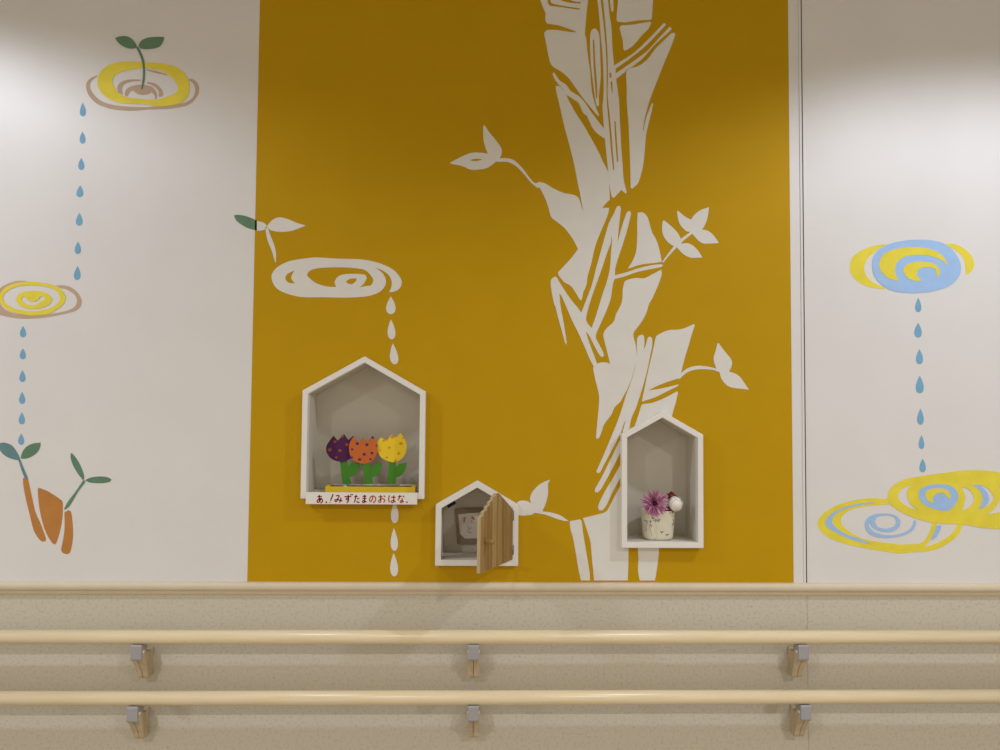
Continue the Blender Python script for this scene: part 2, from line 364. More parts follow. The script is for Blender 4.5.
paint('yellow_ring', M['lemon'], [[
 "S 410,215 420,180 460,145 520,122 620,105 720,92 820,80 900,80 1000,92 1150,120 1220,200 1180,300 1080,375 1000,388 920,385 840,370 780,363 700,362 640,355 560,335 480,300 430,265 412,240",
 "S 460,215 475,185 530,153 512,185 512,220 530,260 570,290 520,275 475,245",
 "S 797,165 830,178 858,210 862,240 845,270 798,293 812,255 815,215",
 "S 858,158 905,160 945,185 968,220 955,250 920,275 885,288 905,245 905,215 890,185",
 "S 990,163 1050,190 1070,240 1030,290 930,313 975,275 1000,230 1003,195"]], 2, r)
paint('blue_eye', M['sky'], ["S 570,210 580,180 620,160 680,153 740,162 775,195 775,235 755,270 715,294 660,285 605,265 580,240"], 3, r)
bm = bmesh.new(); prism(bm, [tr("S 605,210 615,185 660,175 710,180 738,205 735,235 725,225 710,205 685,198 655,208 643,230 650,255 620,240")], -0.0020, -0.0010)
newobj('yellow_crescent', bm, M['lemon'], r)
paint('blue_crescent', M['sky'], ["S 855,157 890,158 925,190 940,225 930,260 885,289 905,245 905,215 890,185"], 3, r)

# sprouts
s_ = thing_at('painted_sprout', 144, 90, 'dark green two-leaf sprout rising from the yellow ripple ring, upper left', 'sprout', 'painted sprouts')
paint('leaf', M['green'], ["L 345,115 370,105 410,102 440,112 465,135 482,162 470,178 440,180 400,168 370,148"], 3, s_)
paint('leaf', M['green'], ["L 490,162 510,130 550,112 600,107 652,108 645,135 625,165 590,178 550,183 510,180"], 3, s_)
paint('stem', M['green'], ["L 474,168 492,170 515,220 530,270 532,330 528,380 515,435 508,432 515,390 520,330 515,270 500,220"], 3, s_)
s_ = thing_at('painted_sprout', 276, 262, 'white two-leaf sprout with one green leaf tip, across left border of mustard field', 'sprout', 'painted sprouts')
tag(paint('leaf_tip', M['green'], ["J 63,162 75,158 110,162 140,172 168,185 168,230 130,220 100,205 75,185"], 1, s_), 'green leaf tip')
paint('leaf', M['white_paint'], ["J 168,186 200,195 215,210 205,225 185,230 168,232"], 2, s_)
paint('leaf', M['white_paint'], ["J 212,212 218,205 235,185 265,170 300,175 350,195 390,207 360,220 320,233 270,236 230,228"], 2, s_)
paint('stem', M['white_paint'], ["J 208,212 218,215 225,240 245,290 255,330 254,378 248,365 235,320 215,270 208,230"], 2, s_)
s_ = thing_at('painted_sprout', 28, 480, 'sprout with one teal and one green leaf on the long thin orange root', 'sprout', 'painted sprouts')
tag(paint('leaf', M['teal'], ["N -15,82 0,75 30,73 70,90 100,130 115,160 118,175 90,172 40,155 5,125 -5,100"], 1, s_), 'teal leaf')
tag(paint('leaf', M['green'], ["N 120,160 130,125 155,95 190,78 235,72 232,100 215,130 180,155 150,165 125,166"], 1, s_), 'green leaf')
paint('stem', M['teal'], ["N 105,168 118,170 140,225 162,278 157,288 145,280 125,230"], 2, s_)
s_ = thing_at('painted_sprout', 64, 509, 'green sprout with narrow leaves leaning right above the short orange root', 'sprout', 'painted sprouts')
paint('leaf', M['green'], ["N 408,135 415,133 435,155 465,205 485,260 485,285 478,288 445,245 420,200 408,160"], 1, s_)
paint('leaf', M['green'], ["N 490,290 520,275 570,268 620,272 645,287 630,300 580,307 520,303"], 1, s_)
paint('stem', M['green'], ["N 484,286 493,300 455,350 425,400 400,440 375,460 372,452 395,410 430,365"], 2, s_)
for s, lab in (("N 133,278 148,275 162,285 175,340 190,410 205,475 235,540 265,625 262,642 240,642 215,615 192,570 175,500 150,400 135,320", 'long thin orange painted root slanting down, leftmost of the three'),
               ("N 218,342 225,333 280,355 355,405 363,430 360,510 345,590 325,652 315,660 300,650 265,590 240,510 225,430", 'wide pointed orange painted shape between the two thin roots'),
               ("N 372,475 395,462 410,470 415,500 422,580 418,650 405,705 390,716 365,710 353,690 365,630 373,560", 'short upright orange painted root under the leaning green sprout')):
    tag(paint('painted_root', M['orange'], [s], 1), lab, 'painted root', 'orange painted roots')

# raindrops
def drop(px, top, bot, w, m, level, label, group, lean=0):
    n = 18; pts = []
    for k in range(n):
        a = 2 * math.pi * k / n
        zz = (1 - math.cos(a)) / 2                      # 0 at the tip, 1 at the foot
        r_ = math.sin(a) * (math.sin(a / 2)) ** 1.1 if k <= n / 2 else -math.sin(2*math.pi - a) * (math.sin((2*math.pi - a) / 2)) ** 1.1
        pts.append((px + lean * (1 - zz) + r_ * w * 0.67, top + (bot - top) * zz))
    bm = bmesh.new(); prism(bm, [smooth_loop([P(*p) for p in pts], 2)], LV[level], LV[level] + 0.0006)
    tag(newobj('painted_raindrop', bm, m), label, 'raindrop', group)
ORD = ['topmost', 'second', 'third', 'fourth', 'fifth', 'sixth', 'lowest']
def ordn(i, n): return 'topmost' if i == 0 else 'lowest' if i == n - 1 else ORD[i] + ' from top'
d1 = [(82.9, 102.6, 116.4, 6, 0), (82.6, 131.5, 143.7, 5.8, 0), (81.3, 158, 170, 6, 0), (79.7, 185.2, 197.2, 6.8, .6), (79.1, 212.7, 225.7, 6.6, .4), (77.8, 241.5, 254, 6.2, .3), (77.1, 266, 280, 6.6, .6)]
for i, (a, b, c, w, l) in enumerate(d1):
    drop(a, b, c, w, M['drop'], 1, 'blue raindrop, %s in the line falling from upper left ripple' % ordn(i, 7), 'blue raindrops below the upper left ripple', l)
d2 = [(23.1, 326, 337.3), (22.9, 348.3, 359.3), (22.5, 370, 382), (22.2, 391.8, 404), (21.9, 412.2, 424.3), (21.3, 433.5, 444.8)]
for i, (a, b, c) in enumerate(d2):
    drop(a, b, c, 6.1, M['drop'], 1, 'blue raindrop, %s in the line above the teal-leaved sprout' % ordn(i, 6), 'blue raindrops above the teal-leaved sprout')
d3 = [(918.2, 297.7, 312.2, 6.2), (918, 322.6, 337.6, 7.4), (919.4, 349, 364.3, 7), (919.7, 375.6, 393.3, 8), (920.4, 408.2, 424.8, 6.6), (921.4, 435.2, 449, 5.6), (922.6, 458.5, 472.3, 6.4)]
for i, (a, b, c, w) in enumerate(d3):
    drop(a, b, c, w, M['drop'], 1, 'blue raindrop, %s in the line on the right white wall' % ordn(i, 7), 'blue raindrops on the right white wall')
d4 = [(390.9, 296.3, 314.2, 9.4, 0), (391.8, 319.3, 339.3, 7.8, -.8), (394.8, 343.2, 364.3, 8.2, -2)]
for i, (a, b, c, w, l) in enumerate(d4):
    drop(a, b, c, w, M['white_paint'], 2, 'white raindrop above the largest niche, %s of the three' % ['topmost', 'middle', 'lowest'][i], 'white raindrops on the mustard field', l)
d5 = [(394.8, 500.5, 523, 7.6, 0), (394.5, 527.8, 550.8, 7.2, -.6), (394.4, 552.8, 576.3, 7.8, -.8)]
for i, (a, b, c, w, l) in enumerate(d5):
    drop(a, b, c, w, M['white_paint'], 2, 'white raindrop below the handwritten sign, %s of the three' % ['topmost', 'middle', 'lowest'][i], 'white raindrops on the mustard field', l)

# ---------------------------------------------------------------- the three house shaped niches
def niche(h, label):
    root = empty('display_niche', (h['xa'], 0.03, h['zb']))
    tag(root, label, 'wall niche', 'white house-shaped wall niches')
    bm = bmesh.new(); prism(bm, [hpoly(h, 0), hpoly(h, h['t'])], YF, -0.0008)
    bevel(newobj('frame', bm, M['frame'], root), 0.0012)
    bm = bmesh.new(); prism(bm, [hpoly(h, 0.0095), hpoly(h, h['t'] - 0.0004)], -0.02, DEPTH)
    prism(bm, [hpoly(h, 0.0095)], DEPTH, DEPTH + 0.004)
    newobj('lining', bm, M['lining'], root)
    return root
n1 = niche(H1, 'largest white house-shaped niche, with the paper tulips inside')
n2 = niche(H2, 'smallest white house-shaped niche, with open slatted wooden door')
n3 = niche(H3, 'tall narrow white house-shaped niche holding the flower cup')

# door of niche 2 (hinged right, opened towards the room)
M['slat'] = [mat('slat_%d' % i, c, 0.5, 0.3, scale=14, color2=tuple(v * 0.8 for v in c), stretch=(10, 10, 1.2), ramp=(0.3, 0.7), detail=5)
             for i, c in enumerate([(0.33, 0.20, 0.062), (0.27, 0.155, 0.045), (0.42, 0.28, 0.10), (0.30, 0.18, 0.055), (0.37, 0.235, 0.08), (0.55, 0.44, 0.27)])]
ip = hpoly(H2, H2['t'] + 0.002)
dw = ip[1][0] - ip[0][0] - 0.002
hx = ip[1][0] - 0.0055; hy = YF + 0.001
th = math.radians(62)
door = empty('door', (hx, hy, ip[0][1])); door.parent = n2; door.matrix_parent_inverse = Matrix.Translation(-n2.location)
door.rotation_euler = (0, 0, th)
# local frame: closed door runs to -x, outer face towards -y, z from 0
zd = ip[0][1]; zeave = ip[2][1] - zd; zap = ip[3][1] - zd + 0.003
NS = 11; sw = dw / NS
def roofz(x):   # x from -dw..0
    return zeave + (zap - zeave) * (1 - abs(x + dw / 2) / (dw / 2))
bm = bmesh.new(); random.seed(3)
seq = [4, 0, 1, 3, 2, 0, 4, 1, 3, 0, 1]
for k in range(NS):
    xa, xb = -dw + k * sw, -dw + (k + 1) * sw
    if xb > -dw / 2 - 1e-6 and xa > -dw / 2 - sw:   # hinge half: top follows slope cleanly
        tops = (roofz(xa), roofz(xb))
    else:           # free half: stepped ends
        m_ = (roofz(xa) + roofz(xb)) / 2; tops = (m_ - 0.002, m_ + 0.002)
    x0_, x1_ = xa + 0.0003, xb - 0.0003
    dy = random.uniform(-0.0004, 0.0004)
    prism(bm, [[(x0_, 0), (x1_, 0), (x1_, tops[1]), (x0_, tops[0])]], -0.0095 + dy, 0.0, seq[k], 5)
def child(o, parent):
    o.parent = parent; o.matrix_parent_inverse = Matrix(); return o
me_o = newobj('door_panel', bm, M['slat']); child(me_o, door)
bevel(me_o, 0.0006, 1)
# knob peg
def cyl(bm, p0, p1, r0, r1=None, n=16, cap=True, mi=0):
    p0 = Vector(p0); p1 = Vector(p1); r1 = r0 if r1 is None else r1
    ax = (p1 - p0).normalized(); u = ax.orthogonal().normalized(); w = ax.cross(u)
    a = [bm.verts.new(p0 + (u * math.cos(2*math.pi*i/n) + w * math.sin(2*math.pi*i/n)) * r0) for i in range(n)]
    b = [bm.verts.new(p1 + (u * math.cos(2*math.pi*i/n) + w * math.sin(2*math.pi*i/n)) * r1) for i in range(n)]
    for i in range(n):
        f = bm.faces.new((a[i], a[(i+1) % n], b[(i+1) % n], b[i])); f.smooth = True; f.material_index = mi
    if cap:
        f = bm.faces.new(a); f.material_index = mi
        f = bm.faces.new(list(reversed(b))); f.material_index = mi
bm = bmesh.new(); kz = 0.0765; kx = -dw + 0.026
cyl(bm, (kx, -0.008, kz), (kx, -0.036, kz), 0.0062)
child(bevel(newobj('door_knob', bm, M['slat'][4]), 0.001), door)
M['steel'] = mat('hinge_steel', (0.25, 0.24, 0.25), 0.35, 0.5, 0.02, metal=0.8)
for z in (0.026, 0.118):
    bm = bmesh.new()
    cyl(bm, (hx + 0.0082, YF - 0.002, zd + z - 0.013), (hx + 0.0082, YF - 0.002, zd + z + 0.013), 0.0016, n=10)
    box(bm, hx + 0.0078, hx + 0.0118, YF - 0.0012, YF - 0.0001, zd + z - 0.013, zd + z + 0.013)
    newobj('hinge', bm, M['steel'], n2)
# magnet catch under the left roof slope
a_ = P(446.8, 505.3, -0.02); b_ = P(454.3, 500.8, -0.02)
bm = bmesh.new()
dx, dz = b_[0] - a_[0], b_[1] - a_[1]; L_ = math.hypot(dx, dz); nx, nz = dz / L_ * 0.0085, -dx / L_ * 0.0085
prism(bm, [[a_, b_, (b_[0] + nx, b_[1] + nz), (a_[0] + nx, a_[1] + nz)]], -0.0252, -0.008)
tag(newobj('magnet_catch', bm, mat('black_magnet', (0.012, 0.009, 0.016), 0.8, 0.1), n2), 'small black magnet catch')

# ---------------------------------------------------------------- handwriting
GL = {
'あ': [[(2,2.5),(8,2.2)],[(4.5,.5),(4.3,5),(5,8.5)],[(7,3.8),(5.5,7),(3,9),(1.5,8),(2.5,6),(5,4.8),(7.5,5),(8.8,6.8),(8,8.8),(6,9.6)]],
'!': [[(9,-.5),(5.5,4),(3.5,7)],[(2.3,8.6),(1.9,9.2)]],
'み': [[(2,1.5),(5.5,1.3),(4.2,4.5),(2.5,8),(1,7.5),(1.2,6),(4,5.8),(9.2,7.5)],[(7.5,3.5),(7.2,6),(5.8,9.2)]],
'ず': [[(1,2.5),(8.5,2.2)],[(5.2,.5),(5.3,5),(4,6.2),(3,5.2),(4,4),(5.4,4.6),(5.2,7.5),(3.5,9.5)],[(7.8,-.2),(8.4,1)],[(9.4,-.4),(10,.8)]],
'す': [[(1,2.5),(8.5,2.2)],[(5.2,.5),(5.3,5),(4,6.2),(3,5.2),(4,4),(5.4,4.6),(5.2,7.5),(3.5,9.5)]],
'た': [[(1,2.5),(6,2.3)],[(3.8,.6),(2.8,5),(1,9)],[(5.5,4.8),(8.8,4.6)],[(5,7.3),(6,8.8),(9.2,8.8)]],
'ま': [[(2,2.2),(8,2)],[(2,4.6),(8,4.4)],[(5.2,.6),(5.2,8),(4,9.2),(2.2,8.8),(2.4,7.3),(4.5,7),(8,8.8)]],
'の': [[(5.2,2),(4.8,5),(3,8),(1.5,7),(1.6,4.5),(3.5,2.2),(6,1.8),(8.5,3.5),(8.8,6),(7.5,8.2),(5.5,9.2)]],
'お': [[(1.2,2.8),(6,2.5)],[(3.8,.6),(3.9,5),(3.8,8.5),(2.5,8.8),(1.3,7.6),(3,5.8),(5.5,4.9),(8,5.5),(8.4,7.5),(6.8,9)],[(7.2,1.2),(9,2.8)]],
'は': [[(1.8,1),(1.2,5),(1.8,9)],[(4,3.2),(9,3)],[(6.8,1),(7,8),(5.5,9.2),(4,8.4),(4.6,7.2),(6.5,7),(9.2,8.8)]],
'な': [[(1,2.5),(6,2.2)],[(3.6,.6),(2.8,4),(1,6.5)],[(7.5,1.5),(9.3,3)],[(6.5,4),(6.6,8),(5.3,9.3),(4,8.5),(4.6,7.2),(6.4,7.2),(9,8.8)]],
'き': [[(2,2.5),(7.5,2)],[(2,4.5),(8,4)],[(4,.6),(7.5,6.3)],[(3,6.3),(3,8.6),(7,9.3)]],
'と': [[(3,1),(4,4.5)],[(8,3),(4,5.2),(2.2,7.3),(3.5,9),(8,9)]],
'.': [[(3,8.2),(4.6,8.6),(3.8,9.3),(3.1,8.4)]],
}
def stroke(bm, pts, w, y0, y1):
    """a rounded pen stroke through (x, z) points"""
    P2 = [Vector(p) for p in pts]
    # refine
    if len(P2) > 2:
        q = []
        for i in range(len(P2) - 1):
            p0 = P2[max(i - 1, 0)]; p1 = P2[i]; p2 = P2[i + 1]; p3 = P2[min(i + 2, len(P2) - 1)]
            for k in range(4):
                t = k / 4
                q.append(0.5 * ((2 * p1) + (-p0 + p2) * t + (2*p0 - 5*p1 + 4*p2 - p3) * t*t + (-p0 + 3*p1 - 3*p2 + p3) * t**3))
        q.append(P2[-1]); P2 = q
    n = len(P2); L, R = [], []
    for i in range(n):
        d = (P2[min(i + 1, n - 1)] - P2[max(i - 1, 0)])
        d = d.normalized() if d.length > 1e-9 else Vector((1, 0))
        nn = Vector((-d.y, d.x)) * w / 2
        L.append(P2[i] + nn); R.append(P2[i] - nn)
    for i in range(n - 1):
        vs_ = [(L[i], L[i+1]), (R[i+1], R[i])]
        pts4 = [L[i], L[i+1], R[i+1], R[i]]
        a = [bm.verts.new((p.x, y0, p.y)) for p in pts4]; b = [bm.verts.new((p.x, y1, p.y)) for p in pts4]
        bm.faces.new(a); bm.faces.new(b[::-1])
        for k in range(4): bm.faces.new((a[k], a[(k+1) % 4], b[(k+1) % 4], b[k]))

# sign under niche 1
YS = YF - 0.0066
sx0, sx1 = P(305.6, 498, YS)[0], P(417.2, 498, YS)[0]
sz1, sz0 = P(360, 492.6, YS)[1], P(360, 504.4, YS)[1]
sign = empty('handwritten_sign', ((sx0 + sx1) / 2, YS, sz0))
tag(sign, 'white strip sign with red handwritten characters across foot of the largest niche', 'sign')
bm = bmesh.new(); box(bm, sx0, sx1, YS, YF - 0.0002, sz0, sz1)
bevel(newobj('board', bm, M['frame'], sign), 0.0008, 1)
M['crimson'] = mat('crimson_ink', (0.28, 0.010, 0.022), 0.7, 0.1)
M['rust'] = mat('rust_ink', (0.42, 0.085, 0.012), 0.7, 0.1)
M['pinkink'] = mat('pink_ink', (0.50, 0.16, 0.17), 0.7, 0.1)
txt = [('あ', 55, 122, 0), ('.', 128, 178, 0), ('!', 172, 216, 0), ('み', 220, 302, 0), ('ず', 305, 388, 0), ('た', 396, 456, 0), ('ま', 466, 524, 0),
       ('の', 532, 606, 1), ('お', 612, 692, 1), ('は', 706, 786, 1), ('な', 792, 862, 1), ('.', 862, 910, 2)]
for ch, xa, xb, ci in txt:
    bm = bmesh.new()
    for st in GL[ch]:
        w_pts = []
        for gx, gy in st:
            cx = 310 + (xa + (xb - xa) * gx / 10) / 9.09; cy = 485 + (86 + 80 * gy / 10) / 9.09
            w_pts.append(P(cx, cy, YS))
        stroke(bm, w_pts, 0.0030, YS - 0.0004, YS + 0.0002)
    newobj('lettering', bm, [M['crimson'], M['rust'], M['pinkink']][ci], sign)

# notice board in niche 2
YB = DEPTH - 0.004
pl = empty('notice_board', (P(470, 544, YB)[0], YB, P(470, 544, YB)[1]))
tag(pl, 'brown board with clipped-corner note on back wall of the smallest niche', 'notice')
def PK(l, y): return [P(*p, y) for p in l]
bm = bmesh.new(); prism(bm, [PK([(455.2, 508.6), (492, 507.5), (492, 543.5), (457.3, 544)], YB)], YB - 0.004, DEPTH - 0.0002)
bevel(newobj('backing', bm, mat('brown_card', (0.27, 0.215, 0.14), 0.7, 0.2), pl), 0.0006, 1)
bm = bmesh.new(); prism(bm, [PK([(458.1, 514.3), (489, 511.5), (487, 538), (465.4, 538.6), (459.8, 533.8)], YB - 0.005)], YB - 0.006, YB - 0.004)
newobj('note', bm, mat('note_paper', (0.66, 0.62, 0.58), 0.7, 0.2, 0.02), pl)
bm = bmesh.new()
for ch, x0_, y0_, s_c in (('す', 461.2, 516.2, 6.6), ('き', 469.5, 515.8, 6.2), ('な', 477.5, 515.4, 6.2), ('と', 466.2, 525.2, 7)):
    for st in GL[ch]:
        stroke(bm, [P(x0_ + gx * s_c / 10, y0_ + gy * s_c / 10 * 1.15, YB - 0.006) for gx, gy in st], 0.0022, YB - 0.0064, YB - 0.0058)
newobj('lettering', bm, mat('terracotta_ink', (0.52, 0.29, 0.20), 0.7, 0.1), pl)

# ---------------------------------------------------------------- paper tulips on their tray (niche 1)
zf1 = H1['zb'] + H1['t']
YT = -0.004                                           # front of the tray
tx0, tx1 = P(300 + 190/7.5, 490, YT)[0], P(300 + 864/7.5, 490, YT)[0]
tz1 = P(360, 420 + 500/7.5, YT)[1]
th_ = max(tz1 - zf1, 0.012)
tray = empty('flower_tray', ((tx0 + tx1) / 2, YT + 0.025, zf1)); tag(tray, 'long low yellow tray with dark inside under the three tulips', 'tray')
M['ytray'] = mat('yellow_tray', (0.66, 0.46, 0.01), 0.5, 0.3, 0.03)
bm = bmesh.new(); w_ = 0.004; yb_ = YT + 0.050; zt_ = zf1 + th_
box(bm, tx0, tx1, YT, YT + w_, zf1 + .0003, zt_)
box(bm, tx0, tx0 + 0.011, YT + w_, yb_, zf1 + .0003, zt_ + 0.0015); box(bm, tx1 - 0.011, tx1, YT + w_, yb_, zf1 + .0003, zt_ + 0.0015)
newobj('rim', bm, M['ytray'], tray)
bm = bmesh.new(); box(bm, tx0 + 0.011, tx1 - 0.011, yb_ - w_, yb_, zf1 + .0003, zt_ + 0.002)
newobj('back_edge', bm, M['frame'], tray)
bm = bmesh.new(); box(bm, tx0 + 0.011, tx1 - 0.011, YT + w_, yb_ - w_, zf1 + .0003, zt_ - 0.002)
newobj('insert', bm, mat('dark_insert', (0.03, 0.012, 0.018), 0.6, 0.2, scale=60, color2=(0.10, 0.01, 0.03)), tray)
bm = bmesh.new(); cx_ = P(345.5, 485, YT + .01)[0]
prism(bm, [[(cx_ + 0.0075 * math.cos(a), zt_ - 0.002 + 0.004 * math.sin(a)) for a in [math.pi * k / 8 for k in range(9)]]], YT + 0.0045, YT + 0.006)
newobj('paper_scrap', bm, M['frame'], tray)

M['purple'] = mat('purple_paper', (0.085, 0.022, 0.085), 0.8, 0.1, 0.04)
M['orangep'] = mat('orange_paper', (0.56, 0.15, 0.035), 0.8, 0.1, 0.03)
M['yellowp'] = mat('yellow_paper', (0.82, 0.60, 0.035), 0.8, 0.1, 0.03)
M['leafp'] = mat('leaf_paper', (0.07, 0.24, 0.03), 0.8, 0.1, 0.05)
M['dotv'] = mat('violet_dot', (0.07, 0.03, 0.19), 0.8, 0.1)
M['doto'] = mat('orange_dot', (0.75, 0.27, 0.015), 0.8, 0.1)
M['dotb'] = mat('brown_dot', (0.27, 0.085, 0.03), 0.8, 0.1)
def tulip(y, head, leaf, stem, hm, dm, dots, label):
    c = tr(stem, y, 1); root = empty('paper_tulip', (avg(*[p[0] for p in c]), y, zt_ - .002)); tag(root, label, 'tulip', 'spotted paper tulips')
    bm = bmesh.new(); prism(bm, [tr(head, y, 3, 42)], y, y + 0.002); hd = newobj('bloom', bm, hm, root)
    bm = bmesh.new(); prism(bm, [tr(stem, y + 0.002, 1)], y + 0.002, y + 0.004); newobj('stem', bm, M['leafp'], root)
    bm = bmesh.new(); prism(bm, [tr(leaf, y + 0.001, 3)], y + 0.0012, y + 0.0028); newobj('leaf', bm, M['leafp'], root)
    for dx_, dy_, r_ in dots:
        p = P(300 + dx_ / 7.5, 420 + dy_ / 7.5, y); R_ = r_ / 7.5 * 0.00272
        bm = bmesh.new(); prism(bm, [[(p[0] + R_ * math.cos(2*math.pi*k/12), p[1] + R_ * .9 * math.sin(2*math.pi*k/12)) for k in range(12)]], y - 0.0003, y + 0.0004)
        newobj('spot', bm, dm, root)
tulip(0.020, "K 195,215 205,180 250,118 283,155 330,105 362,150 400,118 412,240 385,285 330,312 290,312 240,295 205,255",
      "K 350,420 362,350 380,325 405,318 448,320 440,370 405,415 375,425 355,430", "K 297,295 352,295 372,430 382,480 318,480",
      M['purple'], M['dotb'], [(262, 163, 12), (318, 124, 11), (352, 184, 13), (223, 223, 15), (299, 229, 13), (272, 280, 11)], 'dark purple paper tulip with brown spots, left of the orange one')
tulip(0.012, "K 367,210 375,165 402,125 443,175 468,130 505,165 545,118 575,165 582,215 565,275 530,315 470,328 415,310 380,275",
      "K 525,425 532,365 550,340 575,330 617,328 605,380 575,415 540,432", "K 468,300 520,300 537,430 549,480 485,480",
      M['orangep'], M['dotv'], [(429, 178, 12), (502, 185, 12), (391, 220, 9), (545, 131, 10), (539, 248, 11), (482, 257, 12), (447, 296, 12), (529, 294, 9), (388, 281, 9), (574, 192, 7)], 'orange paper tulip with violet spots between the purple and yellow ones')
tulip(0.016, "K 580,215 582,165 605,130 650,155 685,110 718,132 755,98 785,140 800,200 785,260 750,300 700,318 640,300 600,270",
      "K 708,425 716,360 735,335 757,327 802,320 790,370 760,415 722,430", "K 665,300 718,300 718,430 715,480 658,480",
      M['yellowp'], M['doto'], [(629, 155, 10), (694, 128, 13), (757, 176, 14), (668, 207, 9), (600, 228, 8), (740, 250, 12), (652, 280, 8), (716, 306, 11), (774, 136, 8)], 'bright yellow paper tulip with orange spots at right end of the tray')

# ---------------------------------------------------------------- cup with flowers (niche 3)
zf3 = H3['zb'] + H3['t']
YC = 0.034
cxc = P(657.6, 530, YC)[0]
cup = empty('ceramic_cup', (cxc, YC, zf3)); tag(cup, 'cream ceramic cup with small dark blue sprig pattern standing in the narrow niche', 'cup')
ctop = P(658, 511.5, YC - .03)[1]
CH = ctop - zf3
rt = (P(674, 510, YC)[0] - P(641, 510, YC)[0]) / 2; rb = rt * 0.86
def cup_r(a, h):
    rr = rb + (rt - rb) * (h ** 0.8)
    if h < 0.08: rr *= 0.93 + 0.07 * (h / 0.08)
    # rounded square section with one pinched fold at front left
    sq = (abs(math.cos(a)) ** 3.0 + abs(math.sin(a)) ** 3.0) ** (-1 / 3.0)
    sq = 1 + (sq - 1) * 0.75
    pin = 1 - 0.12 * math.exp(-((a - 4.28) / 0.16) ** 2) * (1 - 0.3 * h)
    return rr * sq * pin
def cup_p(a, h, off=0.0):
    r_ = cup_r(a, h) + off
    return Vector((cxc + r_ * math.cos(a), YC + r_ * 0.86 * math.sin(a), zf3 + 0.0003 + CH * h + 0.0022 * math.cos(a - 3.9) * h))
bm = bmesh.new(); NA = 64; NHh = 14
rings = []
for k in range(NHh + 1): rings.append([bm.verts.new(cup_p(2*math.pi*i/NA, k / NHh)) for i in range(NA)])
for off, h in ((-0.0012, 1.012), (-0.0032, 1.0), (-0.0034, 0.8), (-0.0034, 0.4), (-0.004, 0.08)): rings.append([bm.verts.new(cup_p(2*math.pi*i/NA, h, off)) for i in range(NA)])
for k in range(len(rings) - 1):
    for i in range(NA): bm.faces.new((rings[k][i], rings[k][(i+1) % NA], rings[k+1][(i+1) % NA], rings[k+1][i]))
bm.faces.new(rings[0][::-1]); bm.faces.new(rings[-1])
newobj('body', bm, mat('cream_glaze', (0.70, 0.66, 0.52), 0.3, 0.5, 0.03, 30), cup, smooth=True)
# pattern: small sprigs lying on the glaze; (angle, height) strokes
def cs(bm, pts, w):
    prev = None
    for i in range(len(pts) - 1):
        (a0, h0), (a1, h1) = pts[i], pts[i+1]
        da, dh = (a1 - a0) * rt, (h1 - h0) * CH; l = math.hypot(da, dh) or 1
        na, nh = -dh / l * w / 2 / rt, da / l * w / 2 / CH
        q = [cup_p(a0 + na, h0 + nh, 0.0004), cup_p(a1 + na, h1 + nh, 0.0004), cup_p(a1 - na, h1 - nh, 0.0004), cup_p(a0 - na, h0 - nh, 0.0004)]
        bm.faces.new([bm.verts.new(p) for p in q])
bm = bmesh.new(); A0 = 1.5 * math.pi
def uv(px, py):   # where a spot on the cup's front is
    u = (px - 658) / 15.6
    u = max(-0.97, min(0.97, u)); return (A0 + math.asin(u) * 0.95, (541.5 - py) / 31.0)
def sprig(px, py, pts, w=0.0011): cs(bm, [uv(px + x, py + y) for x, y in pts], w)
M['indigo'] = mat('indigo_print', (0.10, 0.10, 0.20), 0.4, 0.4)
def motif():
    global bm
    newobj('sprig_motif', bm, M['indigo'], cup, recalc=False); bm = bmesh.new()
for dx_, dy_ in ((-2.5, -1.5), (0, 0), (2.3, .8), (3.2, -.6)):
    sprig(653 + dx_, 520 + dy_, [(-.9, -1), (0, .6), (.9, -.8)], 0.0020)
sprig(653, 520.5, [(-3, -.2), (0, 1), (3.5, 1.2)]); motif()
for px_, py_ in ((670.2, 520), (670.8, 523), (669.6, 524.5)): sprig(px_, py_, [(-.9, -.9), (.8, .2), (-.4, 1)], 0.0020)
motif()
for px_, py_ in ((659, 532.3), (664.6, 535.2)):
    sprig(px_, py_, [(-1.5, -.6), (-.2, .4), (1.2, -.6)], 0.0024); sprig(px_, py_, [(-.2, 0), (0, 1.5)], 0.0018); sprig(px_, py_, [(1.2, -.2), (2.2, -.6)], 0.0014); motif()
sprig(644, 521, [(0, 0), (2, 1.8), (1.6, 4), (.5, 7)]); sprig(646, 523, [(2, 2), (2.6, -2.6)]); sprig(648, 524, [(-2, -1), (.6, 1.6), (1, 4)]); sprig(644.6, 530, [(0, -2), (.6, 1), (-.4, 2)], 0.0014)
for px_, py_ in ((648.6, 525.4), (645.6, 521.4), (648.4, 521.6)): sprig(px_, py_, [(-.8, -.6), (.8, .6)], 0.0018)
motif()
sprig(648.5, 528, [(-1, -2), (-.3, 3), (.8, 9)], 0.0009); motif()

# petals
def petal(bm, base, d, up, L, W, curl, seg=5, mi=0, tipw=0.5):
    d = d.normalized(); s = d.cross(up).normalized(); n = s.cross(d).normalized()
    pr = None
    for k in range(seg + 1):
        t = k / seg
        w = W * (0.35 + 0.65 * math.sin(min(1, t * 1.25 + .12) * math.pi * 0.62)) * (1 - (t ** 3) * (1 - tipw * .3))
        c = base + d * L * t + n * (curl * L * t * t)
        row = [bm.verts.new(c - s * w / 2 + n * w * .18), bm.verts.new(c - n * 0.0), bm.verts.new(c + s * w / 2 + n * w * .18)]
        if pr:
            for j in range(2):
                f = bm.faces.new((pr[j], pr[j+1], row[j+1], row[j])); f.smooth = True; f.material_index = mi
        pr = row
def facing(bm_dirs): pass
random.seed(11)
YFl = 0.0
mc = P(654.4, 503.5, YFl); mcv = Vector((mc[0], YFl, mc[1]))
mum = empty('pink_chrysanthemum', mcv); tag(mum, 'pink chrysanthemum with many thin spiky petals in the cream cup', 'flower')
ax = Vector((0.05, -0.90, 0.02)).normalized()
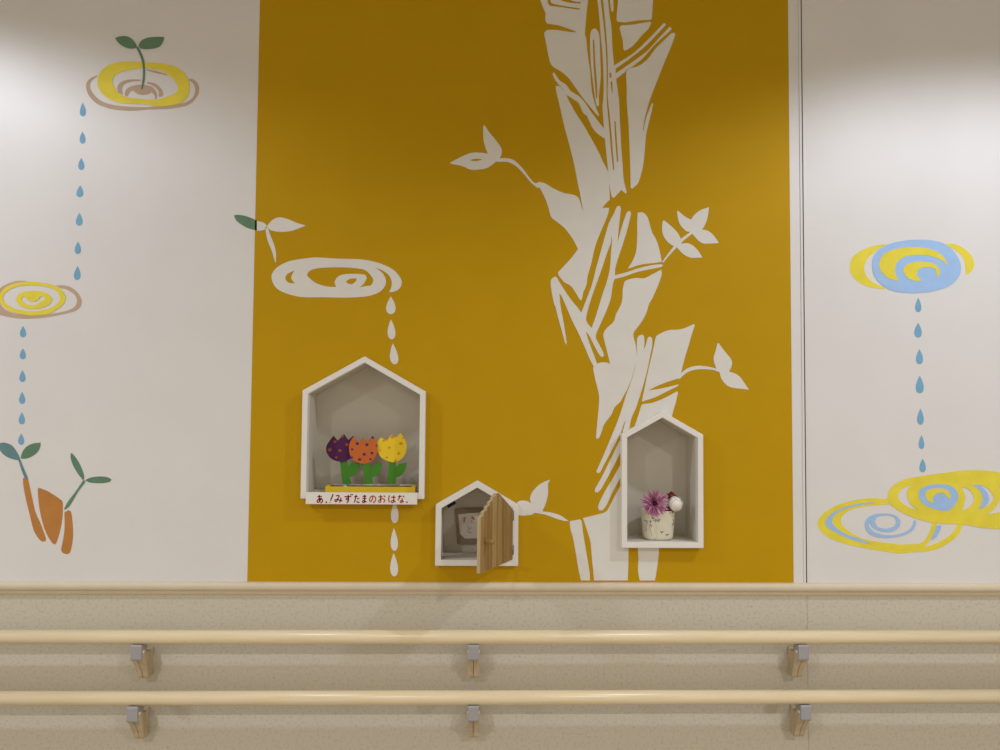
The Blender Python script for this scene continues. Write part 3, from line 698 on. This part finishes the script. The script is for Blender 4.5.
ax = Vector((0.03, -0.85, 0.10)).normalized()
u_ = ax.orthogonal().normalized(); v_ = ax.cross(u_)
M['pink'] = mat('pink_petal', (0.52, 0.18, 0.34), 0.6, 0.3, scale=160, color2=(0.38, 0.11, 0.23), ramp=(.35, .65))
M['pinkl'] = mat('pale_pink_petal', (0.70, 0.40, 0.56), 0.6, 0.3, 0.05)
bm = bmesh.new()
for (n_, tilt, L_, W_, cu, o_) in ((30, 2, 0.0385, 0.0056, 0.10, 0), (30, 14, 0.037, 0.0056, 0.12, .5), (28, 27, 0.035, 0.0054, 0.14, .2), (24, 40, 0.030, 0.005, 0.16, .7), (18, 54, 0.023, 0.0045, .2, .3)):
    for k in range(n_):
        a = 2 * math.pi * (k + o_ + random.uniform(-.3, .3)) / n_
        t_ = math.radians(tilt + random.uniform(-9, 9)); rad = u_ * math.cos(a) + v_ * math.sin(a)
        d_ = rad * math.cos(t_) + ax * math.sin(t_)
        petal(bm, mcv + rad * 0.003 - ax * 0.002, d_, ax, L_ * random.uniform(.85, 1.05), W_, cu, mi=0 if random.random() < .65 else 1)
newobj('petals', bm, [M['pink'], M['pinkl']], mum, recalc=False)
M['darkg'] = mat('dark_leaf', (0.02, 0.035, 0.02), 0.6, 0.3, 0.1)
bm = bmesh.new(); bmesh.ops.create_uvsphere(bm, u_segments=14, v_segments=10, radius=0.0065); bmesh.ops.translate(bm, vec=mcv + ax * 0.004, verts=bm.verts)
tag(newobj('flower_centre', bm, mat('plum_centre', (0.06, 0.012, 0.03), .7, .2), mum, smooth=True), 'dark plum centre')
def tube(bm, pts, r_, n=8):
    for i in range(len(pts) - 1): cyl(bm, pts[i], pts[i+1], r_, r_, n, True)
cin = Vector((cxc, YC, zf3 + 0.02))
bm = bmesh.new(); tube(bm, [mcv - ax * .004, mcv - ax * 0.014 + Vector((0, 0, -.006)), cin + Vector((-.006, 0, 0.02)), cin + Vector((0, 0, -.01))], 0.0016)
newobj('stem', bm, M['darkg'], mum)

rc = P(675.8, 503.6, YFl + .002); rcv = Vector((rc[0], YFl + .002, rc[1]))
ran = empty('white_ranunculus', rcv); tag(ran, 'round white layered bloom beside the pink chrysanthemum', 'flower')
ax2 = Vector((0.30, -0.85, 0.15)).normalized(); q2 = ax2.to_track_quat('Z', 'Y').to_matrix()
M['whitep'] = mat('white_petal', (0.88, 0.86, 0.80), 0.6, 0.3, 0.02)
bm = bmesh.new()
R0 = 0.0205
bmesh.ops.create_uvsphere(bm, u_segments=20, v_segments=12, radius=R0 * .84)
bmesh.ops.transform(bm, matrix=q2.to_4x4(), verts=bm.verts); bmesh.ops.translate(bm, vec=rcv, verts=bm.verts)
for f in bm.faces: f.smooth = True
# overlapping cupped petals: patches of slightly growing spheres
for lay, (n_, th0, th1, rr) in enumerate(((3, 0.10, 0.95, 0.86), (4, 0.38, 1.35, 0.90), (5, 0.72, 1.9, 0.94), (6, 1.10, 2.6, 0.98))):
    for k in range(n_):
        a0 = 2 * math.pi * k / n_ + lay * .9; wa = 2 * math.pi / n_ * .72
        g = []
        for i in range(7):
            row = []
            for j in range(7):
                s = j / 6 * 2 - 1; t = i / 6
                th2 = th0 + (th1 - th0) * t + (1 - t) * 0.18 * s * s
                aa = a0 + s * wa
                r2 = R0 * rr * (1 + 0.07 * s + 0.06 * (1 - t) ** 2 + 0.015 * math.sin(s * 5 + k))
                p = Vector((math.sin(th2) * math.cos(aa), math.sin(th2) * math.sin(aa), math.cos(th2) * .9)) * r2
                row.append(bm.verts.new(rcv + q2 @ p))
            g.append(row)
        for i in range(6):
            for j in range(6):
                f = bm.faces.new((g[i][j], g[i][j+1], g[i+1][j+1], g[i+1][j])); f.smooth = True
newobj('petals', bm, M['whitep'], ran, recalc=False)
bm = bmesh.new(); tube(bm, [rcv - ax2 * .012, rcv - ax2 * .02 + Vector((-.004, 0, -.01)), cin + Vector((.012, 0, .025)), cin + Vector((.006, .004, -.01))], 0.0016)
newobj('stem', bm, M['darkg'], ran)
# red rosebuds
M['red'] = mat('dark_red_petal', (0.22, 0.020, 0.018), 0.5, 0.3, 0.1, 90)
for (px_, py_, r_, lab) in ((671.3, 496.3, 0.0088, 'small dark red bud above the white bloom'), (670.3, 510.0, 0.0085, 'small dark red bud under the white bloom at the cup rim')):
    p = P(px_, py_, YFl + .006); pv = Vector((p[0], YFl + .006, p[1]))
    b_o = empty('red_bud', pv); tag(b_o, lab, 'flower bud', 'red buds in the cream cup')
    bm = bmesh.new(); d_ = Vector((0.1, -.8, .4)).normalized(); qq = d_.to_track_quat('Z', 'Y').to_matrix()
    bmesh.ops.create_uvsphere(bm, u_segments=12, v_segments=8, radius=r_ * .8)
    bmesh.ops.transform(bm, matrix=qq.to_4x4(), verts=bm.verts); bmesh.ops.translate(bm, vec=pv, verts=bm.verts)
    for k in range(6):
        a = k * 1.05
        rad = qq @ Vector((math.cos(a), math.sin(a), 0))
        petal(bm, pv + rad * r_ * .35 - d_ * r_ * .6, d_ + rad * .55, -rad, r_ * 1.6, r_ * 1.5, -.15)
    newobj('petals', bm, M['red'], b_o, recalc=False, smooth=True)
    bm = bmesh.new(); tube(bm, [pv - d_ * r_ * .6, pv - d_ * .012 + Vector((-.002, 0, -.008)), cin + Vector((.010, .006, .02)), cin + Vector((.004, 0, -.005))], 0.0012)
    newobj('stem', bm, M['darkg'], b_o)
    bm = bmesh.new()
    for a in (0.3, 1.6, 2.6, 3.6, 5.2):
        rad = Vector((math.cos(a), -.25, math.sin(a)))
        petal(bm, pv + Vector((0, .004, 0)), rad, Vector((0, -1, 0)), r_ * 1.75, r_ * .8, .05)
    newobj('leaf', bm, M['darkg'], b_o, recalc=False)

# ---------------------------------------------------------------- handrails
YR = -0.064; RR = 0.0180
def rail(pymid, saddles, label):
    z = avg(P(20, pymid[0], YR)[1], P(500, pymid[1], YR)[1], P(980, pymid[2], YR)[1])
    root = empty('handrail', (0, YR, z)); tag(root, label, 'handrail', 'pale wooden handrails')
    bm = bmesh.new(); cyl(bm, (-1.9, YR, z), (2.0, YR, z), RR, RR, 40)
    newobj('bar', bm, M['wood_rail'], root)
    for px in saddles:
        x = P(px, pymid[1] + 17, YR)[0]
        b = empty('bracket', (x, 0, z)); b.parent = root; b.matrix_parent_inverse = Matrix.Translation(-root.location)
        # wooden arm, side profile (y, z) about the rail's axis
        prof = [(0.0, -0.044), (-0.022, -0.043), (-0.028, -0.048), (-0.050, -0.044), (-0.054, -0.034), (-0.072, -0.034), (-0.0745, -0.050), (-0.070, -0.060),
                (-0.060, -0.072), (-0.052, -0.084), (-0.044, -0.098), (-0.040, -0.110), (-0.034, -0.117), (0.0, -0.120)]
        bm = bmesh.new()
        for s0, s1 in ((-0.0150, -0.0004), (0.0004, 0.0150)):
            extrude_x(bm, [(p, z + q) for p, q in prof], x + s0, x + s1)
        for v in bm.verts: v.co.x = x + (v.co.x - x) * (0.62 + 0.38 * min(1, -v.co.y / 0.05))
        a_o = newobj('arm', bm, M['wood_bracket']); bevel(a_o, 0.002, 2, 30)
        a_o.parent = b; a_o.matrix_parent_inverse = Matrix.Translation(-Vector((x, 0, z)))
        # grey saddle: cradle under the bar with a front lip running down
        bm = bmesh.new()
        pr2 = [(-0.046, -0.0145), (-0.054, -0.0165), (-0.064, -0.0180), (-0.074, -0.0165), (-0.0795, -0.0150), (-0.0815, -0.020), (-0.0815, -0.052), (-0.079, -0.0560), (-0.058, -0.0560), (-0.058, -0.036), (-0.046, -0.036)]
        extrude_x(bm, [(p, z + q) for p, q in pr2], x - 0.0142, x + 0.0142)
        s_o = newobj('saddle', bm, M['grey']); bevel(s_o, 0.0015, 2, 30)
        tag(s_o, 'grey saddle')
        s_o.parent = b; s_o.matrix_parent_inverse = Matrix.Translation(-Vector((x, 0, z)))
        bm = bmesh.new()
        cyl(bm, (x - 0.0162, YR - .006, z - 0.036), (x + 0.0162, YR - .006, z - 0.036), 0.0036, n=12)
        w_o = newobj('screw', bm, M['frame']); w_o.parent = b; w_o.matrix_parent_inverse = Matrix.Translation(-Vector((x, 0, z)))
    return root
rail((638.2, 635.2, 637.8), (138.8, 473.5, 801.2), 'upper pale wooden handrail running along the wall below the niches')
rail((698.8, 696.2, 697.6), (135.0, 473.3, 803.6), 'lower pale wooden handrail running along the wall beneath the upper one')
